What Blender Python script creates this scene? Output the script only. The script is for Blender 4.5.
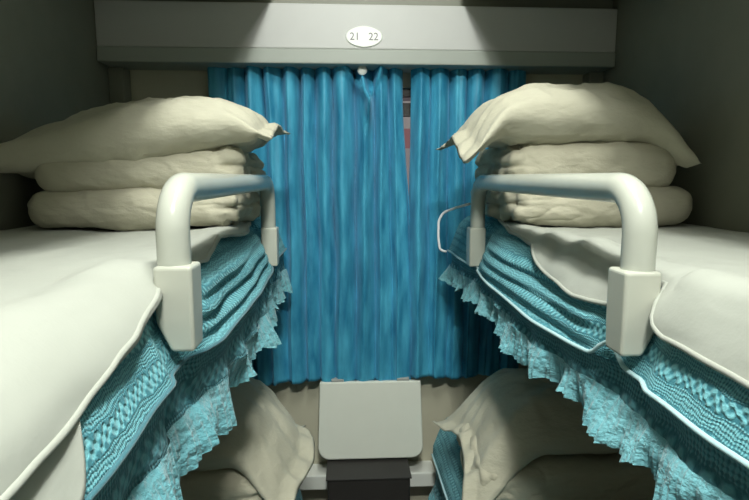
import bpy, bmesh, math, random
from mathutils import Vector, noise, Matrix
random.seed(7)
PI = math.pi
SC = bpy.context.scene
COL = SC.collection
for o in list(bpy.data.objects): bpy.data.objects.remove(o)

# ------------------------------------------------------------------ camera, world, lights, exposure
EYE = 1.38                                   # camera height above the floor
cam_d = bpy.data.cameras.new('camera'); cam = bpy.data.objects.new('camera', cam_d); COL.objects.link(cam)
cam_d.sensor_width = 36.0; cam_d.sensor_fit = 'HORIZONTAL'; cam_d.lens = 541.0 / 749.0 * 36.0
cam_d.clip_start = 0.01
cam.location = (0, 0, EYE)
cam.rotation_euler = (math.radians(90 - 7.7), 0, math.radians(-3.12))
SC.camera = cam

w = bpy.data.worlds.new('world'); SC.world = w; w.use_nodes = True
w.node_tree.nodes['Background'].inputs[0].default_value = (0.5, 0.48, 0.5, 1)
w.node_tree.nodes['Background'].inputs[1].default_value = 1.0

def area(name, loc, rot, sx, sy, power, col=(1, 1, 1), spread=180):
    l = bpy.data.lights.new(name, 'AREA'); l.shape = 'RECTANGLE'; l.size = sx; l.size_y = sy
    l.energy = power; l.color = col; l.spread = math.radians(spread)
    o = bpy.data.objects.new(name, l); COL.objects.link(o); o.location = loc; o.rotation_euler = rot
    return o
# ceiling lamp of the compartment (between the two upper bunks) and the corridor lamp behind the camera
area('lamp_light', (0.07, 0.62, EYE + 1.365), (0, 0, 0), 0.10, 0.9, 21, (0.97, 1.0, 0.93))
area('corridor_light', (0.07, -0.42, EYE + 1.345), (math.radians(35), 0, 0), 0.36, 0.2, 46.0, (0.97, 1.0, 0.93))
sun = bpy.data.lights.new('daylight', 'SUN'); sun.energy = 2.6; sun.angle = math.radians(5)
so = bpy.data.objects.new('daylight', sun); COL.objects.link(so); so.rotation_euler = (math.radians(-130), 0, math.radians(180)); so.location = (0, 3.5, 4)
so.rotation_euler = Vector((0.1, .8, -.6)).to_track_quat('-Z', 'Y').to_euler()
SC.view_settings.view_transform = 'Standard'; SC.view_settings.look = 'None'
SC.view_settings.gamma = 1.0; SC.view_settings.use_curve_mapping = False
SC.view_settings.exposure = 0.28

# ------------------------------------------------------------------ materials
def newmat(name, rough=0.6, metal=0.0):
    m = bpy.data.materials.new(name); m.use_nodes = True
    b = m.node_tree.nodes['Principled BSDF']
    b.inputs['Roughness'].default_value = rough; b.inputs['Metallic'].default_value = metal
    return m, m.node_tree, b
def N(t, kind, **kw):
    n = t.nodes.new(kind)
    for k, v in kw.items(): setattr(n, k, v)
    return n
def L(t, a, b): t.links.new(a, b)
def math_n(t, op, a, b=None, c=None):
    n = N(t, 'ShaderNodeMath', operation=op)
    for i, x in enumerate((a, b, c)):
        if x is None: continue
        if isinstance(x, (int, float)): n.inputs[i].default_value = x
        else: L(t, x, n.inputs[i])
    return n.outputs[0]
def mix(t, fac, a, b):
    n = N(t, 'ShaderNodeMix', data_type='RGBA')
    if isinstance(fac, (int, float)): n.inputs[0].default_value = fac
    else: L(t, fac, n.inputs[0])
    for i, x in ((6, a), (7, b)):
        if isinstance(x, tuple): n.inputs[i].default_value = (*x[:3], 1)
        else: L(t, x, n.inputs[i])
    return n.outputs[2]
def noise_n(t, vec, scale, detail=3, rough=0.5):
    n = N(t, 'ShaderNodeTexNoise'); n.inputs['Scale'].default_value = scale
    n.inputs['Detail'].default_value = detail; n.inputs['Roughness'].default_value = rough
    if vec is not None: L(t, vec, n.inputs['Vector'])
    return n.outputs[0]
def bump(t, b, h, strength=0.3, dist=0.01):
    n = N(t, 'ShaderNodeBump'); n.inputs['Strength'].default_value = strength; n.inputs['Distance'].default_value = dist
    L(t, h, n.inputs['Height']); L(t, n.outputs[0], b.inputs['Normal'])

def painted(name, col, rough=0.45, var=0.10, scale=14, bmp=0.03):
    m, t, b = newmat(name, rough)
    co = N(t, 'ShaderNodeTexCoord').outputs['Object']
    f = noise_n(t, co, scale, 4)
    L(t, mix(t, f, tuple(c * (1 - var) for c in col), tuple(min(1, c * (1 + var)) for c in col)), b.inputs['Base Color'])
    bump(t, b, noise_n(t, co, 220, 2), bmp, 0.002)
    return m
def cloth(name, col, col2, wr=0.35, rough=0.9, sheen=0.25, wscale=9):
    m, t, b = newmat(name, rough)
    co = N(t, 'ShaderNodeTexCoord').outputs['Object']
    f = noise_n(t, co, 6, 4)
    L(t, mix(t, f, col, col2), b.inputs['Base Color'])
    b.inputs['Sheen Weight'].default_value = sheen
    mp = N(t, 'ShaderNodeMapping'); L(t, co, mp.inputs[0]); mp.inputs['Scale'].default_value = (1, 1.6, 2.2)
    d = noise_n(t, mp.outputs[0], wscale, 5, 0.55)
    fine = noise_n(t, co, 320, 1)
    h = math_n(t, 'ADD', d, math_n(t, 'MULTIPLY', fine, 0.03))
    bump(t, b, h, wr, 0.03)
    return m
M = {}
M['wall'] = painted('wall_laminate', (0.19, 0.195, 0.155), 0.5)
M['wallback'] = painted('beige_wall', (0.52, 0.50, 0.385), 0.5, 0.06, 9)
M['panel'] = painted('header_panel', (0.47, 0.475, 0.46), 0.45, 0.03)
M['ledge'] = painted('header_lip', (0.32, 0.345, 0.31), 0.45, 0.03)
M['floor'] = painted('floor_vinyl', (0.10, 0.10, 0.095), 0.6)
M['ceil'] = painted('ceiling_laminate', (0.6, 0.6, 0.56), 0.5)
M['metal'] = painted('cream_painted_metal', (0.50, 0.51, 0.44), 0.28, 0.03, 14, 0.01)
M['rail'] = painted('cream_gloss_rail', (0.48, 0.495, 0.435), 0.22, 0.03, 14, 0.01)
M['table'] = painted('table_laminate', (0.70, 0.72, 0.64), 0.4, 0.03, 14, 0.01)
M['white'] = painted('white_plastic', (0.8, 0.82, 0.78), 0.4, 0.02)
M['whiteledge'] = painted('white_ledge_paint', (0.72, 0.74, 0.69), 0.4, 0.02)
M['dark'] = painted('dark_grey_plastic', (0.022, 0.020, 0.018), 0.55)
M['steel'] = painted('grey_steel', (0.35, 0.36, 0.34), 0.35)
M['ink'] = painted('grey_ink', (0.20, 0.19, 0.20), 0.6)
M['sheet'] = cloth('white_sheet', (0.37, 0.385, 0.34), (0.43, 0.445, 0.395), 0.12, 0.85, 0.1, 5)
M['pillow'] = cloth('cream_pillowcase', (0.43, 0.41, 0.315), (0.50, 0.485, 0.385), 0.35, 0.9, 0.1, 8)
M['quilt'] = cloth('cream_quilt_cover', (0.42, 0.395, 0.30), (0.48, 0.46, 0.36), 0.35, 0.9, 0.1, 10)
M['cord'] = cloth('white_cord', (0.72, 0.76, 0.78), (0.8, 0.82, 0.85), 0.1)
M['grey_print'] = cloth('greyish_pillowcase', (0.42, 0.42, 0.38), (0.66, 0.62, 0.52), 0.4, 0.9, 0.1, 9)
M['mattress'] = cloth('mattress_ticking', (0.35, 0.36, 0.33), (0.4, 0.4, 0.37), 0.1)
m, t, b = newmat('lamp_diffuser', 0.5); b.inputs['Base Color'].default_value = (.8, .8, .78, 1)
b.inputs['Emission Color'].default_value = (1, .98, .92, 1); b.inputs['Emission Strength'].default_value = 2.0; M['lamp'] = m
m, t, b = newmat('window_glass', 0.05); b.inputs['Transmission Weight'].default_value = 1.0; b.inputs['IOR'].default_value = 1.05
b.inputs['Base Color'].default_value = (.95, .97, .97, 1); M['glass'] = m

# blue plush curtain
m, t, b = newmat('blue_plush_curtain', 0.55)
co = N(t, 'ShaderNodeTexCoord').outputs['Object']
mp = N(t, 'ShaderNodeMapping'); L(t, co, mp.inputs[0]); mp.inputs['Scale'].default_value = (1, 1, 0.22)
f = noise_n(t, mp.outputs[0], 26, 4, 0.5)
cr = N(t, 'ShaderNodeValToRGB'); L(t, f, cr.inputs[0])
cr.color_ramp.elements[0].position = .3; cr.color_ramp.elements[1].position = .75
L(t, mix(t, cr.outputs[0], (0.012, 0.18, 0.33), (0.085, 0.46, 0.66)), b.inputs['Base Color'])
b.inputs['Sheen Weight'].default_value = 0.35; b.inputs['Sheen Tint'].default_value = (0.35, 0.7, 1, 1); b.inputs['Sheen Roughness'].default_value = 0.4
bump(t, b, f, 0.06, 0.008); M['curtain'] = m

# knitted teal lace (UV in metres: u along the bunk, v down the drop)
def lace(name, dark, light, hole, cell=0.0105, strength=0.6, inv=False):
    m, t, b = newmat(name, 0.75)
    uv = N(t, 'ShaderNodeUVMap').outputs[0]
    sp = N(t, 'ShaderNodeSeparateXYZ'); nz = noise_n(t, uv, 34, 3)
    off = math_n(t, 'MULTIPLY', math_n(t, 'SUBTRACT', nz, 0.5), 0.017)
    L(t, uv, sp.inputs[0])
    u = math_n(t, 'ADD', sp.outputs[0], off); v = math_n(t, 'ADD', sp.outputs[1], off)
    def wave(x, period, ph=0.0):
        return math_n(t, 'SINE', math_n(t, 'ADD', math_n(t, 'MULTIPLY', x, 2 * PI / period), ph))
    # dots in a grid
    g = math_n(t, 'MULTIPLY', wave(u, cell * 1.5), wave(v, cell * 1.5))
    # fine diamond mesh
    d = math_n(t, 'MULTIPLY', wave(math_n(t, 'ADD', u, v), cell * .8), wave(math_n(t, 'SUBTRACT', u, v), cell * .8))
    band = wave(v, cell * 4.2)                    # wider bands of the pattern along the bunk
    bandm = N(t, 'ShaderNodeMapRange'); L(t, band, bandm.inputs[0]); bandm.inputs[1].default_value = -.3; bandm.inputs[2].default_value = .3
    pat = N(t, 'ShaderNodeMix', data_type='FLOAT'); L(t, bandm.outputs[0], pat.inputs[0]); L(t, g, pat.inputs[2]); L(t, d, pat.inputs[3])
    # narrow rows of stitching between the bands
    row = math_n(t, 'POWER', math_n(t, 'ABSOLUTE', wave(v, cell * 4.2, PI / 2)), 6.0)
    hgt = math_n(t, 'SUBTRACT', pat.outputs[0], math_n(t, 'MULTIPLY', row, 0.7))
    mr = N(t, 'ShaderNodeMapRange'); L(t, hgt, mr.inputs[0]); mr.inputs[1].default_value = -.75; mr.inputs[2].default_value = .45
    c1 = mix(t, mr.outputs[0], hole, light)
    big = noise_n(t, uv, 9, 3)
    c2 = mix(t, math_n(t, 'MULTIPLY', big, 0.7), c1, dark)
    L(t, c2, b.inputs['Base Color'])
    b.inputs['Sheen Weight'].default_value = 0.2; b.inputs['Sheen Tint'].default_value = (.6, .95, 1, 1)
    h2 = math_n(t, 'ADD', mr.outputs[0], math_n(t, 'MULTIPLY', noise_n(t, uv, 260, 2), 0.5))
    bump(t, b, h2, strength, 0.004)
    return m
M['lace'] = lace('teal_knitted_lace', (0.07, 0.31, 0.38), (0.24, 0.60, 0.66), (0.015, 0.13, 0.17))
M['lace_low'] = lace('teal_lace_shaded_band', (0.045, 0.19, 0.24), (0.13, 0.38, 0.43), (0.012, 0.09, 0.115), 0.017)  # darker copy of the lace: shade on the lower band put into its colour
M['ruffle0'] = lace('light_teal_ruffle', (0.09, 0.34, 0.41), (0.26, 0.60, 0.66), (0.05, 0.25, 0.32), 0.016, 0.3)
M['ruffle'] = cloth('light_teal_ruffle_cloth', (0.05, 0.27, 0.33), (0.25, 0.56, 0.62), 0.55, 0.7, 0.3, 26)
M['piping'] = cloth('pale_teal_piping', (0.36, 0.58, 0.62), (0.5, 0.7, 0.72), 0.1)
M['darkpipe'] = cloth('dark_teal_piping', (0.03, 0.13, 0.16), (0.06, 0.2, 0.25), 0.1)

# ------------------------------------------------------------------ mesh helpers
def link(name, me, mat, parent=None, smooth=True):
    o = bpy.data.objects.new(name, me); COL.objects.link(o)
    if mat is not None: me.materials.append(mat)
    if smooth:
        for p in me.polygons: p.use_smooth = True
    if parent is not None: o.parent = parent
    return o
def from_bm(name, bm, mat, parent=None, smooth=False, bevel=0.0, seg=2):
    bmesh.ops.recalc_face_normals(bm, faces=bm.faces)
    if bevel > 0:
        bmesh.ops.bevel(bm, geom=bm.edges[:], offset=bevel, segments=seg, affect='EDGES', profile=0.5)
    me = bpy.data.meshes.new(name); bm.to_mesh(me); bm.free()
    return link(name, me, mat, parent, smooth)
def add_box(bm, x0, x1, y0, y1, z0, z1):
    vs = [bm.verts.new((x, y, z)) for x in (x0, x1) for y in (y0, y1) for z in (z0, z1)]
    for f in ((0, 1, 3, 2), (4, 6, 7, 5), (0, 4, 5, 1), (2, 3, 7, 6), (0, 2, 6, 4), (1, 5, 7, 3)):
        bm.faces.new([vs[i] for i in f])
def box(name, x0, x1, y0, y1, z0, z1, mat, parent=None, bevel=0.0, seg=2):
    bm = bmesh.new(); add_box(bm, x0, x1, y0, y1, z0, z1)
    return from_bm(name, bm, mat, parent, False, bevel, seg)
def grid(name, fn, nu, nv, mat, parent=None, uvfn=None, thick=0.0, closed_u=False):
    vs = [tuple(fn(i / nu, j / nv)) for i in range(nu + 1) for j in range(nv + 1)]
    fs = [(i * (nv + 1) + j, (i + 1) * (nv + 1) + j, (i + 1) * (nv + 1) + j + 1, i * (nv + 1) + j + 1) for i in range(nu) for j in range(nv)]
    me = bpy.data.meshes.new(name); me.from_pydata(vs, [], fs)
    if uvfn:
        ul = me.uv_layers.new(name='UVMap')
        for p in me.polygons:
            for li in p.loop_indices:
                vi = me.loops[li].vertex_index
                ul.data[li].uv = uvfn((vi // (nv + 1)) / nu, (vi % (nv + 1)) / nv)
    me.update()
    o = link(name, me, mat, parent)
    if thick:
        md = o.modifiers.new('solid', 'SOLIDIFY'); md.thickness = thick; md.offset = 0
    return o
def tube(name, pts, r, mat, parent=None, n=16, caps=True):
    """pts: list of Vectors, r: radius (number or list)."""
    bm = bmesh.new(); rings = []
    pts = [Vector(p) for p in pts]
    up = None
    for i, p in enumerate(pts):
        a = pts[max(0, i - 1)]; b2 = pts[min(len(pts) - 1, i + 1)]
        tg = (b2 - a).normalized()
        if up is None:
            up = tg.orthogonal().normalized()
        up = (up - tg * up.dot(tg)).normalized(); sd = tg.cross(up)
        rr = r[i] if isinstance(r, (list, tuple)) else r
        rings.append([bm.verts.new(p + (up * math.cos(2 * PI * k / n) + sd * math.sin(2 * PI * k / n)) * rr) for k in range(n)])
    for i in range(len(rings) - 1):
        for k in range(n):
            bm.faces.new((rings[i][k], rings[i][(k + 1) % n], rings[i + 1][(k + 1) % n], rings[i + 1][k]))
    if caps:
        bm.faces.new(rings[0][::-1]); bm.faces.new(rings[-1])
    return from_bm(name, bm, mat, parent, True)
def rounded_path(pts, rad, n=8):
    out = [Vector(pts[0])]
    for i in range(1, len(pts) - 1):
        p = Vector(pts[i]); a = (Vector(pts[i - 1]) - p).normalized(); b2 = (Vector(pts[i + 1]) - p).normalized()
        s, e = p + a * rad, p + b2 * rad
        ang = a.angle(b2)
        if ang > PI - .02:
            out.append(p); continue
        c = p + (a + b2).normalized() * (rad / math.cos(ang / 2))
        v0, v1 = s - c, e - c; th = v0.angle(v1)
        for k in range(n + 1):
            q = k / n
            out.append(c + v0 * (math.sin((1 - q) * th) / math.sin(th)) + v1 * (math.sin(q * th) / math.sin(th)))
    out.append(Vector(pts[-1]))
    return out
def empty(name, loc, label, cat, group=None):
    o = bpy.data.objects.new(name, None); COL.objects.link(o); o.location = loc; o.empty_display_size = 0.05
    return tag(o, label, cat, group)
def tag(o, label, cat, group=None):
    o['label'] = label; o['category'] = cat
    if group: o['group'] = group
    return o
def struct(o): o['kind'] = 'structure'; return o
def rebase(root, *kids):
    """parts are modelled in world space; keep them there under a root that sits at its own base"""
    for k in kids or root.children: k.location = -root.location
def ns(x, y, z, sc=1.0, seed=0.0): return noise.noise(Vector((x * sc + seed, y * sc - seed * .7, z * sc + seed * .3)))
def sst(a, b, x):
    t_ = max(0.0, min(1.0, (x - a) / (b - a))); return t_ * t_ * (3 - 2 * t_)

# ------------------------------------------------------------------ room shell
XL, XR = -0.852, 0.985
YB, YW = 2.14, -0.95            # window wall, corridor wall
ZC = EYE + 1.40
struct(box('floor', XL, XR, YW, YB, -0.05, 0.0, M['floor']))
struct(box('ceiling', XL, XR, YW, YB, ZC, ZC + 0.05, M['ceil']))
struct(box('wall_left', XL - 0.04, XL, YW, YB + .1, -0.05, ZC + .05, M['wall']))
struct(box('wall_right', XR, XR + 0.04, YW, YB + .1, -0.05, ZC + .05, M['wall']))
struct(box('wall_front', XL, XR, YW - 0.04, YW, -0.05, ZC + .05, M['wall']))
WX0, WX1, WZ0, WZ1 = -0.42, 0.52, EYE - 0.62, EYE + 0.34
bm = bmesh.new()
add_box(bm, XL, WX0, YB, YB + .06, -0.05, ZC + .05); add_box(bm, WX1, XR, YB, YB + .06, -0.05, ZC + .05)
add_box(bm, WX0, WX1, YB, YB + .06, -0.05, WZ0); add_box(bm, WX0, WX1, YB, YB + .06, WZ1, ZC + .05)
struct(from_bm('wall_back', bm, M['wallback']))
wn = struct(bpy.data.objects.new('window_1', None)); COL.objects.link(wn); wn.location = (0.05, YB + .02, WZ0)
bm = bmesh.new(); f_ = .03
add_box(bm, WX0, WX0 + f_, YB + .01, YB + .05, WZ0, WZ1); add_box(bm, WX1 - f_, WX1, YB + .01, YB + .05, WZ0, WZ1)
add_box(bm, WX0 + f_, WX1 - f_, YB + .01, YB + .05, WZ0, WZ0 + f_); add_box(bm, WX0 + f_, WX1 - f_, YB + .01, YB + .05, WZ1 - f_, WZ1)
add_box(bm, WX0 + f_, WX1 - f_, YB + .015, YB + .045, EYE + 0.235, EYE + 0.285)      # transom bar
fr = from_bm('window_frame', bm, M['dark'], wn)
gl = box('window_pane', WX0 + f_, WX1 - f_, YB + .027, YB + .033, WZ0 + f_, WZ1 - f_, M['glass'], wn)
rebase(wn)
# what shows outside through the thin gap between the curtains
m, t, b = newmat('pink_white_panels', .5)
sp_ = N(t, 'ShaderNodeSeparateXYZ'); L(t, N(t, 'ShaderNodeTexCoord').outputs['Object'], sp_.inputs[0])
c_ = N(t, 'ShaderNodeValToRGB'); L(t, math_n(t, 'FRACT', math_n(t, 'MULTIPLY', sp_.outputs[2], 1.6)), c_.inputs[0]); c_.color_ramp.interpolation = 'CONSTANT'
cr_ = c_.color_ramp; cr_.elements[0].color = (.8, .72, .74, 1); cr_.elements[1].position = .45; cr_.elements[1].color = (.72, .35, .38, 1)
for q_, c4 in ((.62, (.85, .8, .8, 1)), (.85, (.25, .22, .25, 1))):
    e_ = cr_.elements.new(q_); e_.color = c4
L(t, c_.outputs[0], b.inputs['Base Color']); M['pink'] = m
pp = box('platform_panel', -.5, 1.2, -.03, .03, 0, 2.2, M['pink']); pp.location = (0, 3.0, 0.0)
tag(pp, 'pink and white panelled surface outside, seen through the gap between the curtains', 'panel')
# header box above the window, with its lip
HB = EYE + 0.447
bm = bmesh.new(); add_box(bm, XL + .001, XR - .001, 1.99, YB - .001, HB, HB + 0.152)
tr = struct(from_bm('trim_1', bm, M['panel'], bevel=.004))
bm = bmesh.new(); add_box(bm, XL + .001, XR - .001, 1.985, YB - .001, HB - .052, HB)
struct(from_bm('trim_2', bm, M['ledge'], bevel=.005))
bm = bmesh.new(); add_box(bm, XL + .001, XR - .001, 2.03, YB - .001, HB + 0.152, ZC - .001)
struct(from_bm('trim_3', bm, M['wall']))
# corner posts and beige panels beside the curtain
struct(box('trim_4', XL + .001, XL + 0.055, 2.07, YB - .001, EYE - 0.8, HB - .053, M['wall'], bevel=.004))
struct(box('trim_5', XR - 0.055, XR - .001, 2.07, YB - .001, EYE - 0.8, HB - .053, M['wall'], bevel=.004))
# white ledge along the foot of the window wall
struct(box('trim_6', -0.20, 0.36, 2.04, YB - .001, EYE - 1.252, EYE - 1.19, M['whiteledge'], bevel=.005))

# ------------------------------------------------------------------ number plate
pl = empty('number_plate', (0.0715, 1.989, EYE + 0.489), 'small white oval number plate reading 21 22 on the header above the curtain', 'sign')
bm = bmesh.new(); n = 48; a_, b_ = 0.066, 0.037
def ovl(k, s=1.0):
    an = 2 * PI * k / n
    return (a_ * s * math.copysign(abs(math.cos(an)) ** 1.12, math.cos(an)), b_ * s * math.copysign(abs(math.sin(an)) ** .95, math.sin(an)))
r1 = [bm.verts.new((ovl(k)[0], 0, ovl(k)[1])) for k in range(n)]
r2 = [bm.verts.new((ovl(k, .93)[0], -.004, ovl(k, .93)[1])) for k in range(n)]
for k in range(n): bm.faces.new((r1[k], r1[(k + 1) % n], r2[(k + 1) % n], r2[k]))
bm.faces.new(r2); bm.faces.new(r1[::-1])
from_bm('plate', bm, M['white'], pl)
def text_mesh(name, s, size, loc, parent, mat):
    cu = bpy.data.curves.new(name, 'FONT'); cu.body = s; cu.size = size; cu.align_x = 'CENTER'; cu.align_y = 'CENTER'; cu.extrude = 0.0006
    tmp = bpy.data.objects.new('tmp', cu); COL.objects.link(tmp)
    dg = bpy.context.evaluated_depsgraph_get(); me = bpy.data.meshes.new_from_object(tmp.evaluated_get(dg))
    bpy.data.objects.remove(tmp)
    o = link(name, me, mat, parent, False); o.rotation_euler = (PI / 2, 0, 0); o.location = loc
    return o
text_mesh('number', '21', 0.036, (-0.033, -0.0045, -0.001), pl, M['ink'])
text_mesh('number', '22', 0.036, (0.033, -0.0045, -0.001), pl, M['ink'])

# ------------------------------------------------------------------ bunks
EL, ER = -0.222, 0.392
ZT = -0.142                      # middle mattress top, relative to the eye
def sx(side): return 1 if side == 'left' else -1    # outward (towards the aisle) direction in x
def edge(side): return EL if side == 'left' else ER
def wallx(side): return XL + .004 if side == 'left' else XR - .004
def bxs(side, a0, a1):           # an x-interval from (outward offsets from the edge)
    xs = sorted((edge(side) + sx(side) * a0, edge(side) + sx(side) * a1)); return xs
Y0, Y1 = 0.03, 2.05
RY0, RY1 = 0.745, 1.66           # guard rail posts
def bunk(side, level, zt):
    """zt: height of the bed pan's upper face, relative to eye"""
    nm = {'upper': 'upper', 'middle': 'middle', 'lower': 'lower'}[level]
    lab = {'middle': 'cream metal middle bunk with guard rail fixed to the %s wall',
           'upper': 'underside of the cream upper bunk at the very top against the %s wall',
           'lower': 'cream lower bunk base near the floor along the %s wall'}[level] % side
    root = empty('bunk', ((edge(side) + wallx(side)) / 2, 1.0, EYE + zt - .09), lab, 'bunk', 'sleeper bunks on both walls')
    e0 = -0.045 if level != 'upper' else -.006
    x0, x1 = sorted((wallx(side), edge(side) + sx(side) * e0))
    if side == 'left': x1 -= .012
    else: x0 += .012
    box('bed_pan', x0, x1, Y0, Y1 - .060 if level != 'upper' else 1.975, EYE + zt - .09, EYE + zt - .002, M['metal'], root, .01, 3)
    return root
def guard_rail(side, root):
    xr = -0.2335 if side == 'left' else 0.402
    zr = EYE - 0.016
    zb = EYE - 0.20
    r = .0222
    pts = rounded_path([(xr, RY0, zb), (xr, RY0, zr), (xr, RY1, zr), (xr, RY1, zb)], 0.062, 10)
    full = []
    for i in range(len(pts) - 1):
        nseg = max(1, int((pts[i + 1] - pts[i]).length / .05))
        for k in range(nseg): full.append(pts[i].lerp(pts[i + 1], k / nseg))
    full.append(pts[-1])
    tube('guard_rail', full, r, M['rail'], root, 24)
    for y in (RY0, RY1):
        bm = bmesh.new()
        h, k_ = (.0255, .026) if y == RY0 else (.0245, .025)
        dz = (0 if side == 'left' else -.008) if y == RY0 else -.034
        # tapered socket: square at the top, narrowing towards its tip on the wall side
        secs = [(EYE - .118 + dz, h, k_, 0), (EYE - .195 + dz, h * .98, k_, 0), (EYE - .236 + dz, h * .60, k_ * .92, .35)]
        s = sx(side)
        rings = []
        for (z, hx, hy, sh) in secs:
            cx = xr + s * h * sh + (s * .004)
            rings.append([bm.verts.new((cx + a * hx, y + b * hy, z)) for a, b in ((-1, -1), (1, -1), (1, 1), (-1, 1))])
        for i in range(2):
            for q in range(4): bm.faces.new((rings[i][q], rings[i][(q + 1) % 4], rings[i + 1][(q + 1) % 4], rings[i + 1][q]))
        bm.faces.new(rings[0]); bm.faces.new(rings[-1][::-1])
        from_bm('rail_socket', bm, M['metal'], root, False, .005, 3)

def mattress(side, zt, thick, label):
    x0, x1 = sorted((wallx(side), edge(side) - sx(side) * .085))
    bm = bmesh.new(); add_box(bm, x0, x1, Y0 + .01, Y1 - .01, EYE + zt - thick, EYE + zt - .012)
    o = from_bm('mattress', bm, M['mattress'], None, False, .02, 3)
    return tag(o, label, 'mattress', 'bunk mattresses')

R_ = 0.045
def sec(s, off=0.0):
    a, z = sec0(s, off)
    # the mattress edge leans out towards the aisle as it goes down
    return (a - .048 * (1 - min(1.0, max(0.0, -z) / .13)), z)
def sec0(s, off=0.0):
    """cross-section of the bed edge by arc length: s<0 on top, then the rounded edge, then down. -> (outward a, z below top)"""
    if s <= 0: return (-R_ + s, off)
    L1 = R_ * PI / 2
    if s < L1:
        an = s / R_; rr = R_ + off
        return (-R_ + rr * math.sin(an), -R_ + rr * math.cos(an))
    return (off, -R_ - (s - L1))
L1 = R_ * PI / 2

def bed_cover(side, zt, label, y0=0.05, y1=1.995, drop=0.27, hem=0.385, low=False, seed=0.0, loop=False):
    root = empty('bed_cover', (edge(side), 1.0, EYE + zt - .2), label, 'bed cover', 'teal lace covers on the bunks')
    s0 = -0.13; s1 = L1 + (drop - (-zt) - R_) if not low else L1 + .12
    S = sx(side); E = edge(side)
    dr = -zt + R_ + (s1 - L1)          # depth of seam below the eye
    def body(y, s):
        # fabric is slack between the posts: lengthwise folds there
        g = sst(RY0 + .03, RY0 + .16, y) * (1 - sst(RY1 - .16, RY1 - .02, y))
        w_ = sst(.0, .08, s); wp = sst(-.03, .03, s)
        off = .004 + .003 * ns(y, s, 0, 9, seed)
        off += w_ * g * (.010 + .0065 * math.sin((s * 235) + 2.2 * math.sin(y * 3.2 + seed)) * (.4 + .6 * sst(.0, .12, s)) + .014 * ns(y * .6, s * 3, 2, 7, seed))
        near = 1 - sst(RY0 - .2, RY0 - .02, y)
        off += w_ * near * (.004 + .010 * ns(y, s * .6, 5, 6, seed))
        # pressed in by the posts' sockets
        for py in (RY0, RY1):
            d = abs(y - py)
            off -= .014 * wp * (1 - sst(.03, .075, d)) if not low else 0
        a, z = sec(s, off)
        sag = -.018 * g * sst(0, .12, s) * math.sin(PI * max(0, min(1, (y - RY0) / (RY1 - RY0))))
        # far end rides up over the end of the mattress
        return a, z + sag * .6
    def fn(u, v):
        y = y0 + (y1 - y0) * u; s = s0 + (s1 - s0) * v
        a, z = body(y, s)
        return (E + S * a, y, EYE + zt + z)
    panel = grid('cover_panel', fn, 300, 44, M['lace'], root, lambda u, v: (y0 + (y1 - y0) * u, s0 + (s1 - s0) * v))
    def top(y): a, z = body(y, s1); return a, z
    # piping along the seam
    pts = []
    npt = 160
    for i in range(npt + 1):
        y = y0 + (y1 - y0) * i / npt; a, z = top(y)
        if loop:
            z += .020 * math.exp(-((y - RY0 - .05) / .022) ** 2) * 1.4
        pts.append((E + S * (a + .003), y, EYE + zt + z - .001))
    tube('piping', pts, .0035 if side == 'right' else .003, M['piping'] if side == 'right' else M['darkpipe'], root, 8)
    # lower band
    hl = hem - .06 - dr
    def fn2(u, v):
        y = y0 + (y1 - y0) * u; a, z = top(y)
        b_ = .010 * ns(y, v * .3, 7, 8, seed) * v + .006 * math.sin(y * 41 + seed) * v
        return (E + S * (a - .006 - .004 * math.sin(v * PI) + b_), y, EYE + zt + z - .001 - hl * v + .012 * ns(y, 3, 3, 4, seed) * v)
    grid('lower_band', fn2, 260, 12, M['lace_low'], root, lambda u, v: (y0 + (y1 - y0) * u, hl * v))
    # gathered ruffle at the hem
    rh = .078 if side == 'left' else .066
    rr = random.Random(int(seed * 10) + 3)
    phs = []; y = y0; ph = 0
    n_ = 900
    wl = .030 if side == 'left' else .024
    for i in range(n_ + 1):
        yy = y0 + (y1 - y0) * i / n_
        ph += (y1 - y0) / n_ * 2 * PI / (wl * (1 + .8 * ns(yy, 1, 1, 7, seed + 3)))
        phs.append(ph)
    def fn3(u, v):
        y = y0 + (y1 - y0) * u; a, z = top(y); p = phs[int(round(u * n_))]
        amp = (.004 + (.016 if side == 'left' else .010) * v) * (.75 + .7 * ns(y, 0, 9, 5, seed))
        b_ = .010 * ns(y, .3, 7, 8, seed) + .006 * math.sin(y * 41 + seed)
        zz = z - .001 - hl + .012 * ns(y, 3, 3, 4, seed) + .006
        k_, A_ = (11, .062) if side == 'left' else (17, .042)
        out = A_ * v ** .8 * ns(y, v * .03, 0, k_, seed + 1) + .0028 * (.3 + v) * math.sin(p) + .003 * v * math.sin(2.7 * p + 6 * ns(y, 0, 2, 5, seed))
        yy = y + .010 * v * ns(y, .4, 3, k_ * 1.3, seed)
        zz -= rh * v * (.90 + (.42 if side == 'left' else .30) * ns(y, .9, 9, k_ * 1.1, seed) + .010 * math.sin(p))
        return (E + S * (a - .004 + b_ + .012 * v + out), yy, EYE + zt + zz)
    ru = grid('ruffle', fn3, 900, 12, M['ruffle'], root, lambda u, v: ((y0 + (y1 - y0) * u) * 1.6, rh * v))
    rebase(root)
    return root

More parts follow.
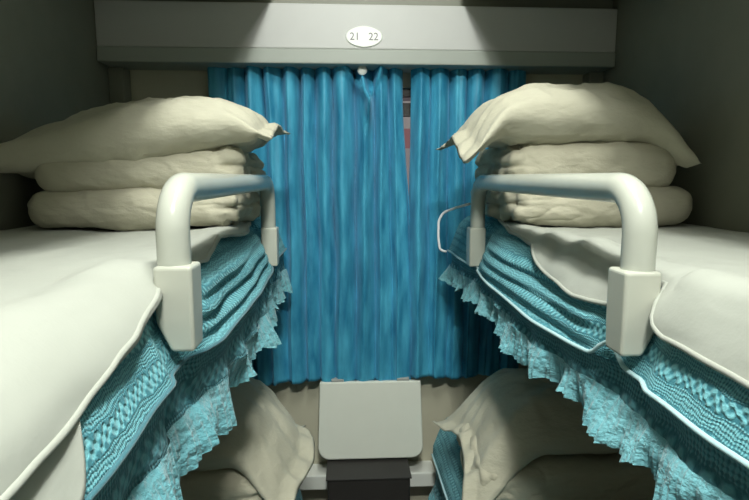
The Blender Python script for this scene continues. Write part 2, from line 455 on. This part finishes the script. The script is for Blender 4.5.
def sheet(side, zt, label, over, lobe=None, seed=0.0, y1=1.98, roll=0.0):
    root = empty('bed_sheet', ((edge(side) + wallx(side)) / 2, 1.0, EYE + zt), label, 'bed sheet', 'white sheets on the middle bunks')
    S = sx(side); E = edge(side)
    wdt = abs(wallx(side) - E)
    sA = -(wdt - R_ - .060)
    ya = Y0 + .03
    def P(y, s, o, lift=0.0):
        off = .0085 + .006 * sst(-.05, .0, s) + lift + .004 * ns(y, s, 0, 7, seed) + .0022 * ns(y, s * 1.5, 3, 17, seed) + .006 * ns(y * .5, s, 1, 3.2, seed)
        off = max(off, .003) 
        hemd = o - s
        if hemd < .035: off += .0055 * math.cos(max(0, hemd) / .035 * PI / 2)
        # loose folds along the edge
        e = sst(-.16, -.01, s)
        off += e * .010 * max(0, ns(y * 1.0, s * 1.2, 4, 8, seed))
        if roll: off += (.010 + .012 * sst(.3, .66, y)) * math.exp(-((s - .030) / .030) ** 2) * (1 - sst(.65, .71, y)) + .010 * math.exp(-((s - .02) / .035) ** 2) * sst(.8, .88, y) * (1 - sst(1.1, 1.5, y)) * (1 + .5 * math.sin(y * 34))
        else: off += .010 * math.exp(-((y - .73) / .07) ** 2) * sst(-.07, .0, s) + .003 * math.exp(-((s - o + .03) / .02) ** 2) * (1 - sst(.6, .74, y))
        # push past the posts: the sheet passes on the wall side of them
        a, z = sec(s, off)
        return (E + S * a, y, EYE + zt + z)
    def fn(u, v):
        y = ya + (y1 - ya) * u; o = over(y)
        s = sA + (o - sA) * (v ** .75)
        return P(y, s, o)
    grid('sheet_top', fn, 260, 110, M['sheet'], root, thick=.003)
    # doubled hem: a soft rolled edge
    pts = []
    for i in range(201):
        y = ya + (y1 - ya) * i / 200; o = over(y); p = P(y, o - .004, o); pts.append((p[0], p[1], p[2] - .001))
    tube('rolled_hem', pts, .0042, M['sheet'], root, 10)
    if lobe:
        yl0, yl1, ol = lobe
        def fnl(u, v):
            y = yl0 + (yl1 - yl0) * u
            e = over(y)
            o = e + (ol - e) * (1 - sst(.82, 1.0, u) ** 2) ** .5 if u < 1 else e
            s = (e - .06) + (o - e + .06) * v
            p = sec(s, .0035 + .006 * ns(y, s, 2, 12, seed + 5) + .012 * v ** 1.5)
            return (E + S * p[0], y, EYE + zt + p[1])
        grid('sheet_flap', fnl, 60, 24, M['sheet'], root, thick=.003)
    rebase(root)
    return root

# ------------------------------------------------------------------ pillows and quilts
def pillow(name, label, center, Ls, W, T, mat, warp, seed, flange=(1, 0), group=None, nu=110, nv=80):
    """long axis = local x, flange=(at -x end, at +x end)"""
    verts = []; faces = []
    fl = .13
    def sheetpt(u, v, sgn):
        uu = u
        if u < 0 and flange[0]: uu = -min(1, -u / (1 - fl))
        if u > 0 and flange[1]: uu = min(1, u / (1 - fl))
        t_ = (max(0, 1 - abs(uu) ** 2.6)) ** .6 * (max(0, 1 - abs(v) ** 2.4)) ** .55
        x = Ls / 2 * u * (1 - .045 * (1 - v ** 4))
        y = W / 2 * v * (.88 + .12 * u ** 4)
        wr = .020 * t_ * ns(u * 1.3, v * 1.5, sgn * .5, 1.8, seed) + .010 * (.3 + .7 * t_) * (1 - abs(ns(u * 2.2 + v, v * 1.6, sgn, 2.4, seed)) * 2.2) * (1 - .4 * t_)
        # creases running from the gathered ends
        cr = .006 * (1 - t_) * math.sin(v * 17 + 2.2 * ns(u, v, 2, 2, seed)) * min(1, abs(u) * 1.5) * (1 if abs(u) < .97 else .4)
        z = sgn * (T / 2 * t_ + .003) + (wr if sgn > 0 else wr * .6) * (1 if t_ > 0 else .5) + cr
        q3 = Vector((x * 1.0 + y * .5, y * 1.4, seed + sgn))
        rg = 1 - abs(noise.noise(q3 * 8)) * 2.6; z += sgn * .0075 * max(0, rg) ** 2 * (.06 + .94 * t_)
        rg = 1 - abs(noise.noise(q3 * 19)) * 2.6; z += sgn * .0028 * max(0, rg) ** 2 * t_
        edge_ = max(abs(u), abs(v))
        if edge_ > .999: z = cr + .003 * ns(u, v, 1, 5, seed)
        return Vector((x, y, z))
    for sgn in (1, -1):
        for i in range(nu + 1):
            for j in range(nv + 1):
                p = sheetpt(-1 + 2 * i / nu, -1 + 2 * j / nv, sgn)
                verts.append(Vector(warp(p.x, p.y, p.z)) + Vector(center))
    off = (nu + 1) * (nv + 1)
    for i in range(nu):
        for j in range(nv):
            a = i * (nv + 1) + j
            faces.append((a, a + nv + 1, a + nv + 2, a + 1))
            faces.append((off + a, off + a + 1, off + a + nv + 2, off + a + nv + 1))
    me = bpy.data.meshes.new(name); me.from_pydata([tuple(v - Vector(center)) for v in verts], [], faces)
    bm = bmesh.new(); bm.from_mesh(me); bmesh.ops.remove_doubles(bm, verts=bm.verts, dist=.0006); bm.to_mesh(me); bm.free(); me.update()
    o = link(name, me, mat); o.location = center
    return tag(o, label, 'pillow', group or 'pillows on top of the quilt stacks')

def quilt(name, label, x0, x1, y0, y1, z0, z1, mat, seed, fold_side, folds=2, group=None, n=56, foldmat=None, tilt=0.0):
    """folded quilt: plump slab, rounded front; the aisle end shows the bunched fold layers"""
    cx, cy, cz = (x0 + x1) / 2, (y0 + y1) / 2, (z0 + z1) / 2
    hx, hy, hz = (x1 - x0) / 2, (y1 - y0) / 2, (z1 - z0) / 2
    r = min(hz * .92, .05)
    bm = bmesh.new()
    def place(p):
        q = Vector((p.x * hx, p.y * hy, p.z * hz))
        inn = Vector((max(-hx + r, min(hx - r, q.x)), max(-hy + r, min(hy - r, q.y)), max(-hz + r * .97, min(hz - r * .97, q.z))))
        d = q - inn
        d = d.normalized() if d.length > 1e-6 else Vector((0, 0, 0))
        out = inn + d * r
        e = out.x * fold_side / hx            # 1 at the folded end
        k = sst(.62, 1.0, e)
        fr = -out.y / hy
        # layer grooves at the folded end
        gro = abs(math.sin((out.z / hz * .5 + .5) * PI * folds + .7 * ns(out.y, 0, 0, 7, seed)))
        cr = .012 * (1 - gro) ** 2.0
        out -= d * cr * k
        out += d * k * .020 * ns(out.x * 1.4, out.y, out.z, 22, seed)
        # broad puffiness and dents, crease lines
        out += d * (.012 * ns(out.x, out.y, out.z, 5, seed) + .003 * ns(out.x, out.y * 1.4, out.z * 1.4, 15, seed + 3))
        rid = 1 - abs(ns(out.x * 1.2, out.y, out.z * 2.5, 8, seed + 8)) * 2
        out += d * .003 * max(0, rid) ** 6 * -1.2 * (.3 + .7 * sst(-.2, .6, e))
        q2 = Vector((out.x * .9 + out.z * 1.1, out.y, out.z * 1.6 - out.x * .35))
        rg = 1 - abs(noise.noise(q2 * 9 + Vector((seed, 2, seed)))) * 2.6
        out += d * .0024 * max(0, rg) ** 2
        rg = 1 - abs(noise.noise(q2 * 21 + Vector((seed, 5, seed)))) * 2.6
        out += d * .001 * max(0, rg) ** 2
        out.z += tilt * (out.x / hx) * hz
        return out
    size = n
    vmap = {}
    def vert(p):
        key = (round(p[0], 5), round(p[1], 5), round(p[2], 5))
        if key not in vmap: vmap[key] = bm.verts.new(place(Vector(p)))
        return vmap[key]
    nx, ny, nz = n * 2, n, max(18, n // 2)
    dims = (nx, ny, nz)
    for ax in range(3):
        a1, a2 = [i for i in range(3) if i != ax]
        for sg in (-1, 1):
            for i in range(dims[a1]):
                for j in range(dims[a2]):
                    c = []
                    for di, dj in ((0, 0), (1, 0), (1, 1), (0, 1)):
                        p = [0, 0, 0]; p[ax] = sg
                        p[a1] = -1 + 2 * (i + di) / dims[a1]; p[a2] = -1 + 2 * (j + dj) / dims[a2]
                        # put more samples near the rounded edges
                        c.append(vert(p))
                    if len(set(c)) == 4:
                        bm.faces.new(c)
    bmesh.ops.recalc_face_normals(bm, faces=bm.faces)
    me = bpy.data.meshes.new(name); bm.to_mesh(me); bm.free()
    o = link(name, me, mat); o.location = (cx, cy, EYE + cz)
    return tag(o, label, 'quilt', group or 'folded quilts stacked on the bunks')

# ---- build both middle bunks
RYS = {'left': (.745, 1.66), 'right': (.715, 1.62)}
for side in ('left', 'right'):
    RY0, RY1 = RYS[side]
    ro = bunk(side, 'middle', ZT - .10)
    guard_rail(side, ro)
    rebase(ro)
    mattress(side, ZT, .098, 'thin mattress under the white sheet on the %s middle bunk' % side)
RY0, RY1 = RYS['left']
bed_cover('left', ZT, 'teal knitted lace bed cover with ruffled hem hanging over the left middle bunk', seed=1.3, drop=.262, hem=.405)
RY0, RY1 = RYS['right']
bed_cover('right', ZT, 'teal lace bed cover with pale piping and gathered frill over the right middle bunk', seed=4.1, loop=True, drop=.272, hem=.385)
def lerp_tab(tab, y):
    for (a, b), (c, d) in zip(tab, tab[1:]):
        if y <= c: return b + (d - b) * (y - a) / (c - a) if y > a else b
    return tab[-1][1]
TL = [(.05, .096), (.36, .095), (.45, .088), (.54, .074), (.66, .058), (.715, .050), (.74, .046), (.79, .044), (.84, .035), (1.0, .048), (1.2, .030), (1.4, .045), (1.62, .030), (1.66, -.02), (1.98, -.02)]
TR = [(.05, .085), (.50, .092), (.64, .086), (.67, .075), (.70, .04), (.745, .04), (.785, .078), (.90, .090), (1.05, .078), (1.2, .050), (1.4, .04), (1.6, .02), (1.64, -.02), (1.98, -.02)]
def over_left(y): return lerp_tab(TL, y) + .004 * ns(y, 0, 0, 12, 3)
def over_right(y): return lerp_tab(TR, y) + .004 * ns(y, 0, 0, 12, 5)
sheet('left', ZT, 'white cotton sheet with folded corner flap on the left middle bunk', over_left, lobe=(.08, .455, .146), seed=2.2)
sheet('right', ZT, 'white cotton sheet with rolled hem on the right middle bunk', over_right, seed=6.6, roll=.012)

# ---- upper bunks: only their undersides' back corners show
for side in ('left', 'right'):
    r_ = bunk(side, 'upper', .715); rebase(r_)
    mattress(side, .815, .098, 'mattress lying on the %s upper bunk, above the header' % side)

# ---- lower bunks
ZL = -0.92
for side in ('left', 'right'):
    r_ = bunk(side, 'lower', ZL - .10); rebase(r_)
    mattress(side, ZL, .098, 'thin mattress on the %s lower bunk beneath the stacked bedding' % side)
_EL, _ER = EL, ER
EL, ER = -0.195, 0.345
bed_cover('left', ZL, 'dark teal lace cover hanging from the left lower bunk', seed=8.3, drop=.0, hem=-ZL + .36, low=True, y0=1.0)
bed_cover('right', ZL, 'dark teal lace cover hanging from the right lower bunk', seed=9.4, drop=.0, hem=-ZL + .36, low=True, y0=1.0)
EL, ER = _EL, _ER

# ---- bedding on the left middle bunk
quilt('quilt', 'folded cream quilt at the bottom of the left middle bunk stack', -0.785, -0.264, 1.355, 1.80, ZT + .014, ZT + .112, M['quilt'], 1.1, 1, 2)
quilt('quilt', 'folded cream quilt directly under the pillow on the left middle bunk', -0.765, -0.262, 1.365, 1.80, ZT + .106, ZT + .212, M['quilt'], 5.2, 1, 2, tilt=.12)
def warpL(x, y, z):
    # long axis x; left end sinks to the wall, right ear turned down then up
    t = x / .36
    z2 = z + .040 * t - .030 * sst(-.4, -1.0, t) - .020 * max(0, t - .55) * 2.0
    if t < -.5: z2 += .02 * sst(-.5, -1, t) * (1 if z > 0 else -.4)
    if t > .72: z2 += .006 * sst(.72, .9, t) * math.sin((y / .2) * 5)
    z2 -= .052 * sst(.02, -.2, y) * sst(.62, .98, t) - .012 * sst(.62, .98, t)
    return (x - .02 * sst(.7, 1, t), y + .03 * t * t - .02 * t, z2)
pillow('pillow', 'plump cream pillow with open ear on top of the left middle bunk stack', (-0.505, 1.515, EYE + .103), .715, .43, .165, M['pillow'], warpL, 3.3, (0, 1))
# ---- right middle bunk
quilt('quilt', 'folded cream quilt at the bottom of the right middle bunk stack', 0.432, 0.938, 1.38, 1.82, ZT + .014, ZT + .118, M['quilt'], 11.1, -1, 2)
quilt('quilt', 'folded cream quilt directly under the pillow on the right middle bunk', 0.430, 0.885, 1.39, 1.82, ZT + .112, ZT + .235, M['quilt'], 15.2, -1, 2)
def warpR(x, y, z):
    t = x / .33
    z2 = z - .115 * sst(.45, 1.10, t) - .050 * sst(-.55, -1.1, t) + .014 * math.cos(t * 2)
    if t < -.70: z2 += .010 * sst(-.70, -.9, t) * math.sin((y / .2) * 4.5 + 1)
    z2 -= .060 * sst(.05, -.2, y) * sst(.60, .98, -t)
    xx = x - .025 * sst(.6, 1.1, t)
    return (xx, y + .03 * t, z2)
pillow('pillow', 'cream pillow with crumpled ears drooping over the right middle bunk stack', (0.612, 1.54, EYE + .143), .655, .42, .165, M['pillow'], warpR, 7.7, (1, 0))

# ---- lower bunk stacks
quilt('quilt', 'folded beige quilt under the pillow on the left lower bunk', -0.80, -0.215, 1.33, 1.78, ZL + .012, ZL + .142, M['quilt'], 21.1, 1, 2)
quilt('quilt', 'folded beige quilt under the pillow on the right lower bunk', 0.365, 0.94, 1.33, 1.78, ZL + .012, ZL + .142, M['quilt'], 25.1, -1, 2)
def warpLL(x, y, z):
    t = x / .33
    z2 = z - .125 * sst(.45, 1.05, t)
    fr = sst(-.08, -.24, y)
    z2 -= .035 * fr + .05 * fr * sst(.4, .9, t) - .02 * sst(.6, 1, t) * math.sin(y * 22)
    return (x + .03 * sst(.5, 1, t) * math.cos(y * 13), y, z2)
pillow('pillow', 'beige pillow with pointed ears drooping on the left lower bunk', (-0.46, 1.54, EYE + ZL + .222), .70, .46, .17, M['pillow'], warpLL, 13.3, (0, 1))
def warpRL(x, y, z):
    t = x / .33
    z2 = z - .13 * sst(-.40, -1.05, t)
    fr = sst(-.12, -.24, y)
    z2 -= .035 * fr + .07 * fr * sst(-.3, -.9, t) - .02 * sst(-.6, -1, t) * math.sin(y * 19 + 1)
    return (x + .02 * sst(-.5, -1, t) * math.cos(y * 11), y, z2)
pillow('pillow', 'rumpled grey beige pillow on the right lower bunk', (0.66, 1.54, EYE + ZL + .228), .70, .46, .17, M['pillow'], warpRL, 17.3, (1, 0))

# ------------------------------------------------------------------ curtains
ZH, ZB = EYE + 0.447 - .004, EYE - 0.812
def curtain(label, x0, x1, npl, seed, hemf, vfn=None, y=2.078, mat=None):
    root = empty('curtain', ((x0 + x1) / 2, y, ZB), label, 'curtain', 'blue window curtains')
    nu = int((x1 - x0) * 700)
    wid = []
    ph = [0]
    for i in range(nu):
        xx = i / nu
        ph.append(ph[-1] + 2 * PI * npl / nu * (1 + .45 * ns(xx * 7, seed, 0, 1, seed)))
    sc_ = 2 * PI * npl / ph[-1]
    def fn(u, v):
        i = min(nu, int(round(u * nu))); p = ph[i] * sc_
        z = ZH + (hemf(u) - ZH) * v
        p2 = p + .9 * ns(v * 1.5, u * 2, 0, 1.5, seed) + .25 * ns(v * 5, u * 9, 1, 1, seed)
        amp = (.033 + .030 * ns(u * 9, v * 1.0, 0, 1, seed + 2)) * (1 - .42 * v ** 3)
        s_ = math.sin(p2)
        prof = 2 * abs(math.sin(p2 / 2)) ** .5 - 1
        yy = y - .022 * ns(u * 7, v * .8, 5, 1, seed + 6) * (1 - .4 * v) - amp * prof - .002 * math.sin(2 * p2 + u * 9) - .008 * ns(u * 20, v * 6, 3, 1, seed)
        xx = x0 + (x1 - x0) * u + .007 * math.sin(p2 + 1.2) * (.4 + .6 * v) + .006 * ns(u * 6, v * 3, 8, 1, seed)
        if vfn:
            dx, dy = vfn(xx, z, v); xx += dx; yy += dy
        return (xx, yy, z)
    grid('cloth', fn, nu, 90, M['curtain'], root, thick=.002)
    rebase(root)
    return root
def vL(x, z, v):
    # the upper right corner is pinched: folds run down from two hooks and meet in a V
    d = EYE + .44 - z; dy = 0; dx = 0
    if 0 <= d < .32:
        k = 1 - sst(.0, .32, d)
        for hx_, tx in ((-.02, .088), (.045, .088), (.150, .094)):
            f = min(1, d / .16); line = hx_ + (tx - hx_) * f
            dy -= .040 * math.exp(-((x - line) / .011) ** 2) * sst(.30, .12, d)
        cx_ = .085
        dy += .030 * math.exp(-((x - cx_) / .045) ** 2) * sst(.17, .03, d)
    # the leading edge swings aside towards the hem
    e = sst(.12, .245, x)
    dx += e * (-.012 + .042 * sst(.12, .6, v))
    return dx, dy
curtain('wide blue plush curtain panel, gathered left of the window gap', -0.505, 0.226, 11, 2.4, lambda u: ZB - .004 * math.sin(u * 9) - .016 * sst(.86, .9, u) + .004 * math.sin(u * 40), vL)
curtain('narrow blue plush curtain panel right of the thin window gap', 0.246, 0.69, 6, 6.1, lambda u: ZB + .012 + .006 * math.sin(u * 11), None, 2.076)
# curtain hook seen at the top
hk = empty('curtain_hook', (0.066, 2.025, EYE + .382), 'small pale plastic hook at the top of the wide curtain', 'hook')
bm = bmesh.new(); bmesh.ops.create_uvsphere(bm, u_segments=16, v_segments=10, radius=.018)
for v_ in bm.verts: v_.co.y *= .4
hb = from_bm('hook_plate', bm, M['white'], hk, True)
tube('hook_ring', [(0.012 * math.sin(a / 10 * PI), -.005, .018 + .015 * (1 - math.cos(a / 10 * PI)) / 2) for a in range(11)], .002, M['white'], hk, 8)

# ------------------------------------------------------------------ folded table below the window
tb = empty('folding_table', (0.096, 2.09, EYE - 1.105), 'cream folding table with rounded corners below the blue curtain', 'table')
bm = bmesh.new()
W2, H_, rc = .207, .305, .045
pts = [(-W2 * .97, H_), (-W2, rc)]
for k in range(9):
    an = PI + PI / 2 * k / 8; pts.append((-W2 + rc + rc * math.cos(an), rc + rc * math.sin(an)))
for k in range(9):
    an = 1.5 * PI + PI / 2 * k / 8; pts.append((W2 - rc + rc * math.cos(an), rc + rc * math.sin(an)))
pts += [(W2 * .97, H_)]
f0 = [bm.verts.new((x, 0, z)) for x, z in pts]; f1 = [bm.verts.new((x, .026, z)) for x, z in pts]
bm.faces.new(f0); bm.faces.new(f1[::-1])
for k in range(len(pts)): bm.faces.new((f0[k], f0[(k + 1) % len(pts)], f1[(k + 1) % len(pts)], f1[k]))
tp = from_bm('table_top', bm, M['table'], tb, False, .006, 3)
tp.location = (0, -.085, 0); tp.rotation_euler = (math.radians(-9), 0, 0)
# raised lip around the lower edge
lp = []
for (x, z) in pts[1:-1]: lp.append((x * .985, -.001, z + .004))
t2 = tube('edge_lip', lp, .005, M['metal'], tb, 8); t2.location = tp.location; t2.rotation_euler = tp.rotation_euler
for x in (-.13, .13):
    hb = box('hinge', x - .025, x + .025, -.034, .048, H_ - .012, H_ + .006, M['steel'], tb, .003)

# dark box under the table
db = empty('storage_box', (0.082, 1.98, 0.0), 'dark grey box standing on the floor below the folding table', 'box')
box('box_body', -.155, .155, -.10, .055, 0.0, EYE - 1.117, M['dark'], db, .008, 3)
box('box_lid', -.160, .160, -.105, .057, EYE - 1.1165, EYE - 1.111, M['dark'], db, .002, 2)

# ------------------------------------------------------------------ small things
# white strap hooked round the far end of the right bunk
cp = [(.395, 1.70, EYE - .085), (.36, 1.75, EYE - .100), (.325, 1.78, EYE - .118), (.312, 1.79, EYE - .145), (.312, 1.79, EYE - .20), (.318, 1.79, EYE - .245), (.34, 1.79, EYE - .25)]
cpp = rounded_path(cp, .012, 4)
o = tube('strap', cpp, .0042, M['cord'], None, 10); tag(o, 'thin white strap hooked around the far end of the right middle bunk', 'strap')
# small metal bracket under the right upper bunk
hk = empty('strap_bracket', (0.90, 1.70, EYE + .62), 'small grey metal bracket under the right upper bunk near the wall', 'bracket')
box('bracket_plate', -.03, .03, -.02, .02, 0.004, .012, M['steel'], hk, .002)
tube('bracket_hook', [(-.02, 0, .004), (-.025, 0, -.03), (.0, 0, -.045), (.02, 0, -.03), (.025, 0, .004)], .004, M['steel'], hk, 8)
hk.location.z = EYE + .612

# lamps whose light is set at the top
for nm, x0, x1, y0, y1, lab in (('ceiling_lamp', 0.01, .13, .15, 1.09, 'long ceiling lamp between the two upper bunks'),
                                ('ceiling_lamp', -.24, .38, -.60, -.30, 'ceiling lamp over the corridor behind the bunks')):
    r_ = empty(nm, ((x0 + x1) / 2, (y0 + y1) / 2, ZC - .03), lab, 'lamp')
    w_, d_ = (x1 - x0) / 2, (y1 - y0) / 2
    box('housing', -w_ - .01, w_ + .01, -d_ - .01, d_ + .01, .008, .029, M['metal'], r_, .003)
    box('diffuser', -w_, w_, -d_, d_, 0.0, .008, M['lamp'], r_, .002)
